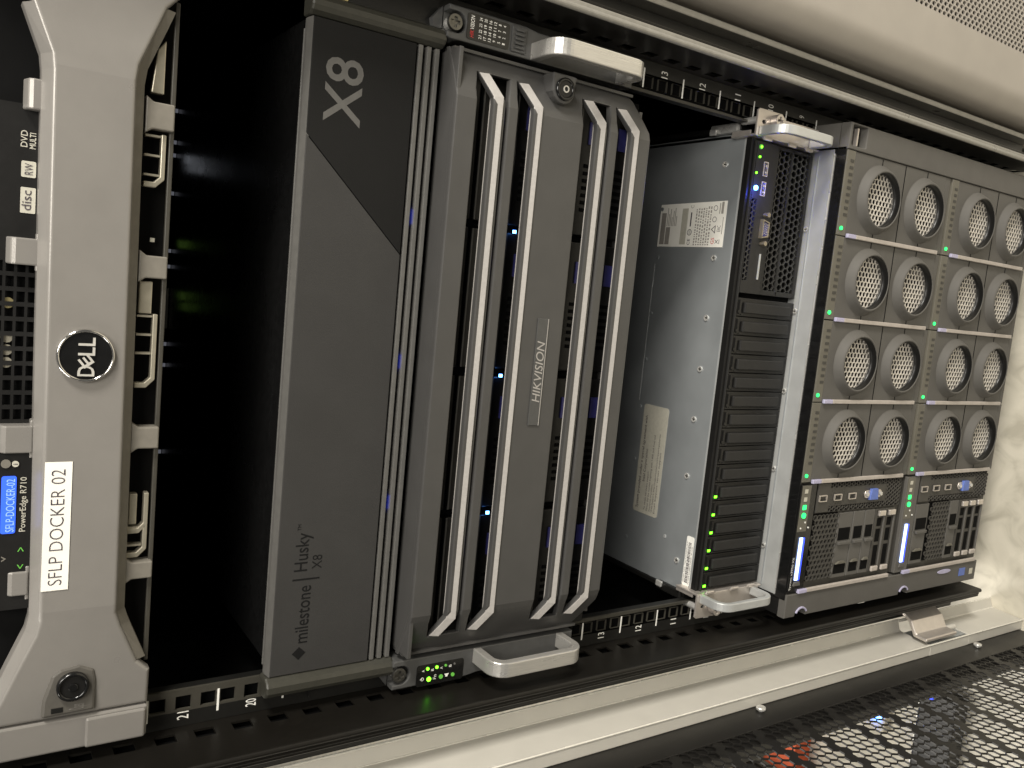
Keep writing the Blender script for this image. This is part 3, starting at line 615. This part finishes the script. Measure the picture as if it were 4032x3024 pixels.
# ears and handles
for sg in (-1, 1):
    c0 = 0 if sg > 0 else -2.0
    def gx(a): return sg * a + (0 if sg > 0 else -2.0)
    ep = plate('ear_plate', [(gx(213), 452), (gx(234), 452), (gx(235.5), 450), (gx(235.5), 420), (gx(231), 414), (gx(231), 366), (gx(213), 366)], [[(gx(224.5 + 1.8 * math.cos(t * .628)), 443 + 2.6 * math.sin(t * .628)) for t in range(10)]], -13, -11, BRKT, G, edge=0.3)
    box('ear_flange', *sorted((gx(211.5), gx(213.5))), -13, 16, 362, 452, BRKT, G, bevel=0.6)
    box('ear_top', *sorted((gx(211.8), gx(217))), -6, 16, 449.6, 451.2, BRKT, G, bevel=0.4)
    phillips('captive_screw', (gx(227), 430), 5.6, -13.2, 7.0, BRKT, G); cyl('screw_sleeve', (gx(227), 430), 3.8, -10.8, 6, STEEL, G, n=16)
    MB().cyl((gx(226), 447), 3.2, -10.8, 8, 'y', 16).done('guide_pin', STEEL, G, bevel=0.5)
    for z in (438, 404, 380): box('ear_hook', *sorted((gx(208.5), gx(212.5))), -16, -13.2, z - 6, z + 5, BRKT, G, bevel=1.2)
    path = [(-13, 446)] + arc((-28, 434), 12, 90, 180, 8) + arc((-28, 388), 12, 180, 270, 8) + [(-13, 376)]
    prism('handle', ribbon(path, 2.6), *sorted((gx(212), gx(220))), GALVL, G, ax='x', bevel=0.8)
    box('slide_rail', *sorted((gx(219.5), gx(224))), 10, 640, 396, 446, BLACK, G, bevel=0.6)
    box('slide_latch', *sorted((gx(217.5), gx(226))), 12, 46, 436, 449, STEEL if sg > 0 else BLACK, G, bevel=1.6)
    box('slide_stop', *sorted((gx(216), gx(222))), 36, 44, 449, 452, STEEL, G, bevel=1)

# ================================================================== large chassis (U1-8): fan modules
K = thing('server_chassis', 'tall graphite server chassis with sixteen round fan openings above the floor', 'server chassis', (0, 300, 0))
box('body', -220, 216, -30, 640, 1, 355, VOID, K)
box('top_sheet', -222, 216, -39, 640, 355.2, 357, GLOSSBLK, K, bevel=0.4)
plate('right_panel', [(213.9, 0), (238, 0), (238, 357), (213.9, 357)], [rrect(217.5, 236.4, 331, 353.6, 1.5)], -41, -30, IBM, K, edge=0.8)
box('right_panel_side', 214, 238, -29.8, -2, 0, 357, IBM, K)
pk = box('keyhole_pocket', 217, 237, -33, -31, 330, 354, IBMD, K)
box('pocket_bar', 219, 235, -37, -33.2, 339.4, 341.2, BRKT, pk)
for x in (222, 231):
    for z in (346, 335.5): MB().cyl((x, z), 2.2, -34.2, -33.1, 'y', 12).done('pocket_hole', VOID, pk)
# one compute book is built with its parts, seven more are copies
def book():
    x1, x0 = 134.2, 55.8; T = 357.0
    b = plate('compute_book', [(x0, 187), (x1, 187), (x1, 342.6), (x0, 342.6)], [[(95 + 25.5 * math.cos(t * math.pi / 18), zc + 25.5 * math.sin(t * math.pi / 18)) for t in range(36)] for zc in (300, 222)], -39.6, -33, IBM, K, edge=0.5)
    box('light_strip', x0, x1, -40.2, -33, 343.6, 356.2, IBMSTRIP, b, bevel=0.4)
    for k in range(9): box('strip_slit', x0 + 18 + k * 6.2, x0 + 20.6 + k * 6.2, -40.6, -40.25, 345.4, 350.6, IBMD, b)
    box('book_foot', x0, x1, -39.2, -33, 178.4, 186.2, IBM, b, bevel=0.4)
    for zc in (300, 222):
        n = 40; V = []; F = []
        for k in range(n):
            t = 2 * math.pi * k / n; cu_, su_ = math.cos(t), math.sin(t)
            V += [(95 + r_ * cu_, y_, zc + r_ * su_) for r_, y_ in ((33.0, -39.7), (31.6, -40.8), (28.6, -46.0), (27.4, -47.2), (26.4, -47.4), (25.9, -46.8))]
        for k in range(n):
            q = (k + 1) % n
            for j in range(5): F.append((6 * k + j, 6 * k + j + 1, 6 * q + j + 1, 6 * q + j))
        finish('fan_shroud', V, F, IBM, b, smooth=True)
        MB().ring((95, zc), [(25.9, -46.8), (25.6, -33.5), (26.4, -33.5), (26.4, -46.0)], 40).done('shroud_liner', SRVBLK, b, smooth=True)
        hexmesh('fan_grille', 95 - 26, 95 + 26, zc - 26, zc + 26, 5.5, 0.84, -39.0, -37.8, GRILLE, b, inside=lambda u, v: (u - 95) ** 2 + (v - zc) ** 2 < 26.5 ** 2, vert=True)
    for z in (300, 261, 222):
        for xa, xb in ((x0 + 0.6, 66.5 if z != 261 else x1 - 0.6), (124.5, x1 - 0.6)):
            if xb > xa: box('panel_seam', xa, xb, -39.85, -39.55, z - 0.5, z + 0.5, VOID, b)
    box('latch_bar', x0 - 1.4, x0 + 2.6, -42.8, -39.8, 189, 329, LATCH, b, bevel=0.6)
    box('latch_tab', x0 - 1.4, x0 + 2.6, -42.8, -39.8, 329.4, 342.4, LILAC, b, bevel=0.6)
    cyl('book_led', (62.4, 351.5), 1.8, -41.2, -40.25, L_GEM, b, n=16)
    box('book_gap', x0 - 3.0, x0 - 1.6, -34, -32, 187, 356, VOID, b)
    return b
b0 = book()
for r in range(2):
    for c in range(4):
        if (r, c) != (0, 1): copy_part(b0, K, (79.2 - 79.3 * c, 0, -180.6 * r if r else 0))
# storage books at the left side
def storage(dz, var):
    b = box('storage_book', -214, -104.6, -36.5, -31, 181 + dz, 356 + dz, IBMD, K)  # dark graphite puts the shade of this side into the book colour
    plate('vented_panel', [(-135.4, 186 + dz), (-105.2, 186 + dz), (-105.2, 329 + dz), (-135.4, 329 + dz)], [], -38.6, -36.6, VOID, b, edge=0.4)
    hexmesh('vent_mesh', -133, -107, 188 + dz, 308 + dz, 4.6, 0.80, -40.2, -38.9, IBMD, b, vert=False, inside=lambda u, v: not (-129 < u < -111 and (213 + dz < v < 286 + dz and abs(v - 249.5 - dz) < 37)))
    box('port_plate', -129.4, -110.6, -40.0, -38.7, 212 + dz, 309 + dz, IBMD, b)
    box('port_block', -135, -105.4, -40.6, -38.7, 309.4 + dz, 329 + dz, IBMD, b, bevel=0.5)
    for z in (321.5, 297.5, 273.5):
        p = plate('usb_port', rrect(-123.6, -117, z - 6 + dz, z + 6 + dz, 0.5), [rrect(-122.8, -117.9, z - 5.2 + dz, z + 5.2 + dz, 0.3)], -42.0, -40.65, BRKT, b)
        box('usb_tongue', -122.6, -120.8, -41.5, -40.7, z - 4.4 + dz, z + 4.4 + dz, SRVBLK, p)
    v = prism('vga_port', [(-126.2, 230 + dz), (-114.4, 231.6 + dz), (-114.4, 242.6 + dz), (-126.2, 244.2 + dz)], -43.2, -40.1, VGA, b, bevel=0.5)
    prism('vga_shell', rrect(-124.4, -116.0, 222 + dz, 252 + dz, 4), -41.2, -40.1, BRKT, b, bevel=0.3)
    for z in (225.4, 248.6): MB().cyl((-120.2, z + dz), 2.3, -43.4, -41.3, 'y', 6).done('vga_standoff', STEEL, b, bevel=0.3)
    # operator panel with blue light bar
    op = box('operator_panel', -213.6, -105.2, -40.8, -36.6, 332.5 + dz, 356.2 + dz, GLOSSBLK if not var else IBM, b, bevel=0.6)
    box('green_panel', -152, -106, -41.1, -40.85, 341.5 + dz, 355 + dz, IBMSTRIP, op)
    cyl('power_led', (-135.8, 348.6 + dz), 2.7, -42.2, -41.15, L_GEM, op, n=20)
    box('status_led', -130.0, -125.4, -41.6, -41.15, 346.2 + dz, 351.2 + dz, L_GEM, op); box('status_led', -121.8, -117.6, -41.6, -41.15, 346.6 + dz, 351 + dz, STICKS, op)
    box('status_led', -113.6, -109.6, -41.6, -41.15, 346.6 + dz, 351 + dz, STICKS, op)
    for x, z in ((-148.6, 350.4), (-148.6, 338.6), (-143.0, 344.6)): MB().cyl((x, z + dz), 0.9, -41.5, -40.85, 'y', 12).done('mark_dot', WHITE, op)
    box('light_bar', -201.4, -158.2, -42.0, -40.9, 345.2 + dz, 349.2 + dz, L_BLUEW, op); box('light_bar', -201.8, -158.6, -41.6, -40.9, 341.8 + dz, 344.2 + dz, L_BLUED, op)
    prism('bar_shoe', [(-207, 340.6 + dz), (-203, 341.6 + dz), (-203, 349.6 + dz), (-207, 351 + dz)], -42.6, -40.9, IBM, op, bevel=0.3)
    if not var: text('System x3950 X6', 'lettering', -211.2, -178, 352.0, 355.4, 0, WHITE, op, depth=40.95 - dz * 0)
    # vent field and drive bays
    va = (331, 290) if not var else (300, 262)
    box('mesh_back', -206, -137, -37.4, -36.6, va[1] - 2 + dz, va[0] + dz, VOID, b)
    hexmesh('bay_mesh', -203, -140, va[1] + dz, va[0] - 3 + dz, 6.0, 0.72, -39.4, -37.5, IBMD, b, vert=True)
    bays = [(288, 264, 1), (262.4, 243.6, 0), (242.2, 225.4, 0), (223.8, 207.4, 2), (206, 189.4, 2)] if not var else [(328, 303, 1), (258, 240, 0), (238, 222, 2), (221, 205, 2), (204, 188, 2)]
    for z1, z0, kind in bays:
        d_ = box('drive_bay', -207, -138, -39.4, -36.6, z0 + dz, z1 + dz, IBM if kind < 2 else IBMD, b, bevel=0.6)
        zm = (z0 + z1) / 2 + dz; hh = (z1 - z0) / 2 - 2.4
        if kind == 2:
            for xa, xb in ((-200, -178), (-174, -160), (-157, -148)): box('bay_window', xa, xb, -39.7, -39.45, zm - hh * 0.5, zm + hh * 0.8, VOID, d_)
            box('bay_rail', -206, -146, -41.2, -39.45, z0 + 1 + dz, z0 + 3 + dz, IBM, d_, bevel=0.4)
            box('bay_lever', -145.6, -139.4, -42.6, -39.45, zm - hh, zm + hh, BRKT, d_, bevel=1.0); box('bay_lever', -206.4, -200.8, -42.0, -39.45, zm - hh, zm + hh, LATCH, d_, bevel=1.0)
        else:
            box('bay_window', -167, -154, -39.7, -39.45, zm - hh, zm + hh, VOID, d_); box('bay_window', -202.6, -192.4, -39.7, -39.45, zm - hh, zm + hh, VOID, d_)
            prism('bay_lever', [(-171.5, zm - hh), (-168, zm - hh - 0.4), (-168, zm + hh + 0.4), (-171.5, zm + hh)], -42.4, -39.45, IBM, d_, bevel=0.6)
            prism('bay_lever', [(-192, zm - hh), (-189, zm - hh * 0.4), (-189, zm + hh * 0.4), (-192, zm + hh)], -41.6, -39.45, IBMSTRIP, d_, bevel=0.5)
    box('latch_bar', -215.6, -211.6, -43.0, -40.0, 189 + dz, 328.6 + dz, LATCH, b, bevel=0.6)
    box('latch_tab', -215.6, -211.6, -43.4, -40.0, 329.2 + dz, 342 + dz, LILAC, b, bevel=0.6)
    return b
storage(0, False); storage(-180.6, True)
# left panel with finger notches
o_ = [(-216.2, 0), (-216.2, 356.4), (-240, 356.4)]
for z in (332, 153): o_ += [(-240, z + 8.6)] + [(-231.4 - 0.0 + 0 * k, z) for k in ()] + [(-240 + 8.6 * math.sin(math.radians(a)), z + 8.6 * math.cos(math.radians(a))) for a in range(15, 180, 15)] + [(-240, z - 8.6)]
o_ += [(-240, 0)]
plate('left_panel', o_, [], -41, -32, IBM, K, edge=0.7)
box('left_panel_side', -239, -217, -31.8, -2, 0, 356, SRVBLK, K)
for z in (332, 153):
    prism('finger_grip', ribbon([(-240 + 8.9 * math.sin(math.radians(a)), z + 8.9 * math.cos(math.radians(a))) for a in range(25, 160, 9)], 0.9), -42.6, -41.1, LILAC, K, bevel=0.3)
prism('oval_badge', [(-222.4 + 2.6 * math.cos(t * .2618), 73 + 14 * math.sin(t * .2618)) for t in range(24)], -41.9, -41.1, LILAC, K, bevel=0.3)
box('intel_sticker', -232, -222.6, -41.5, -41.1, 25.6, 38.6, VGA, K); box('silver_sticker', -232, -225, -41.5, -41.1, 8, 15, STICKS, K)
box('yellow_tag', -240.9, -240.2, -40, -36, 222, 233, WHITE, K)

# ================================================================== open door on the left
D = thing('rack_door', 'open perforated black rack door with light grey edge profile at its hinge side', 'rack door', (-300, -50, -100))
ZT = 1070
def prof(pts, name, z0, z1, m_, bev=0.4): return prism(name, pts, z0, z1, m_, D, ax='z', bevel=bev)
seg = [(-100, 30), (112, ZT)]
for z0, z1 in seg:
    prof([(-285, -18.2), (-296.4, -22.4), (-298.6, -60.5), (-311, -60.8), (-311, -59), (-300.2, -58.8), (-298.4, -20.8), (-285.6, -16.4)], 'edge_profile', z0, z1, DOORAL, 0.9)
prof([(-298.8, -57.8), (-298.6, -60.5), (-311, -60.8), (-311, -59)], 'edge_profile', 30, 112, DOORAL)
prof([(-285, -18.2), (-288, -19.4), (-288.6, -17.6), (-285.6, -16.4)], 'edge_profile', 30, 112, DOORAL)
for (x_, y_, r_) in ((-285.2, -17.6, 0.9), (-296.6, -22.6, 0.8), (-298.8, -60.3, 1.0)):  # added beads whose brighter grey draws highlights along the profile edges
    for z0, z1 in (seg if r_ < 0.95 else [(-100, ZT)]): MB().cyl((x_, y_), r_, z0, z1, 'z', 12).done('edge_highlight', DOORHILITE, D, smooth=False)
box('door_frame', -313.0, -311.2, -90, -59, -96, ZT, DOORBK, D, bevel=0.5)
box('frame_back', -326, -314, -106, -30, -96, ZT, DOORBK, D)
def solid(i, j): return (j % 5) == 0
hexmesh('perforated_sheet', -640, -88.5, -64, 1060, 10.15, 0.90, -311.4, -312.8, DOORBK, D, vert=True, solid=solid, plane='S', stuff=True)
box('bottom_frame', -324, -311.3, -640, -90.3, -96, -66, DOORBK, D, bevel=0.6)
box('far_stile', -326, -311, -668, -641, -96, ZT, DOORBK, D)
box('corner_bracket', -311, -302, -118, -90.5, -60, -57, DOORBK, D); box('corner_bracket', -311, -300, -130, -100, -96, -61, DOORBK, D, bevel=1)
for y, z in ((-69, 24), (-68, 409), (-68, 800)):
    st = MB().cyl((y, z), 4.6, -310.2, -306.8, 'x', 20).done('door_screw', STEEL, D, bevel=1.2)
    cyl('screw_post', (y, z), 2.6, -311.1, -310.3, STEEL, st, ax='x', n=14)
for z in (-74, -88): MB().cyl((-112, z), 4.0, -300, -296.6, 'x', 18).done('door_screw', STEEL, D, bevel=1.2)
hg = prism('hinge_bracket', [(-262, -6), (-279, -36), (-288, -41), (-293.5, -44), (-294.5, -60), (-290.5, -60), (-289.5, -47), (-276.5, -40), (-258, -9)], 58, 122, BRKT, D, ax='z', bevel=1.2)
box('hinge_plate', -300.6, -299.2, -56, -24, 31, 111, GALV, D); box('hinge_pin_block', -298, -293, -50, -40, 52, 74, BRKT, D, bevel=0.8)
MB().cyl((-292.5, -46), 3.4, 40, 100, 'z', 16).done('hinge_pin', DOORAL, D, bevel=0.6)

# ================================================================== neighbours
N1 = thing('equipment_case', 'black equipment case on the floor in the corner behind the open perforated door', 'equipment case', (-870, 300, -100))
box('case_shell', -1060, -690, 150, 460, -92, 96, RAIL, N1, bevel=3)
for x in (-1030, -720):
    for y in (170, 440): MB().cyl((x, y), 12, -100, -92, 'z', 14).done('foot', BLACK, N1)
plate('top_frame', [(-1060, 150), (-690, 150), (-690, 460), (-1060, 460)], [rrect(-1000, -740, 200, 420, 8)], 96.2, 100, RAIL, N1, flat='z')
box('steel_trim', -689.8, -687.5, 150, 156, -90, 96, STEEL, N1)
hexmesh('side_grille', 270, 440, -70, 70, 12, 0.7, -687, -689.6, BRKT, N1, plane='S', vert=True)
N4 = thing('storage_box', 'small bright orange box on the floor behind the open perforated door', 'box', (-626, 236, -100))
box('box_body', -655, -598, 210, 262, -100, -64, ORANGE, N4, bevel=2)
box('box_lid', -657, -596, 208, 264, -63.8, -58, ORANGE, N4, bevel=2)
N3 = thing('equipment_stand', 'low black stand with blue lights on the floor behind the open perforated door', 'stand', (-600, 60, -100))
box('base_beam', -960, -428, -14, 36, -100, -66, BLACK, N3, bevel=3)
for k in range(9): box('contact_strip', -470 - k * 16, -461 - k * 16, 46, 50, -99.8, -92, STEEL, N3)
cyl('indicator', (-437, 20), 3.0, -66, -63.5, L_BLUED, N3, ax='z', n=14)
box('light_pod', -530, -486, 88, 120, -100, -84, CREAM, N3, bevel=4)
for y in (100, 110): cyl('indicator', (-505, y), 5.5, -84, -79, L_BLUE2, N3, ax='z', n=14)
N2 = thing('equipment_cabinet', 'grey neighbouring cabinet with perforated door along the edge of the rack', 'cabinet', (620, 300, -100))
pts = [(292, 20), (292, -34)] + arc((316, -34), 24, 180, 270, 14)[1:] + [(352, -58), (352, -54), (316, -54), (300, -36), (300, 20)]
ds = prism('door_stile', pts, -96, 1070, CABGREY, N2, ax='z', smooth=True)
em = ds.modifiers.new('split', 'EDGE_SPLIT'); em.split_angle = math.radians(40)
def mid(u, v): return True
hexmesh('perforated_door', 354, 640, -60, 760, 7.7, 0.74, -57.4, -55.6, CABGREY, N2, vert=True, su=0.66, stuff=True)
box('door_back', 353, 642, -50, -48, -60, 762, VOID, N2)
box('door_rail', 352.5, 900, -58, -50, -96, -61, CABGREY, N2); box('door_rail', 352.5, 900, -58, -50, 762, 1070, CABGREY, N2)
box('door_outer', 641, 900, -58, -50, -60.5, 761.5, CABGREY, N2)
box('body', 296, 900, 21, 800, -96, 1070, RAIL, N2)
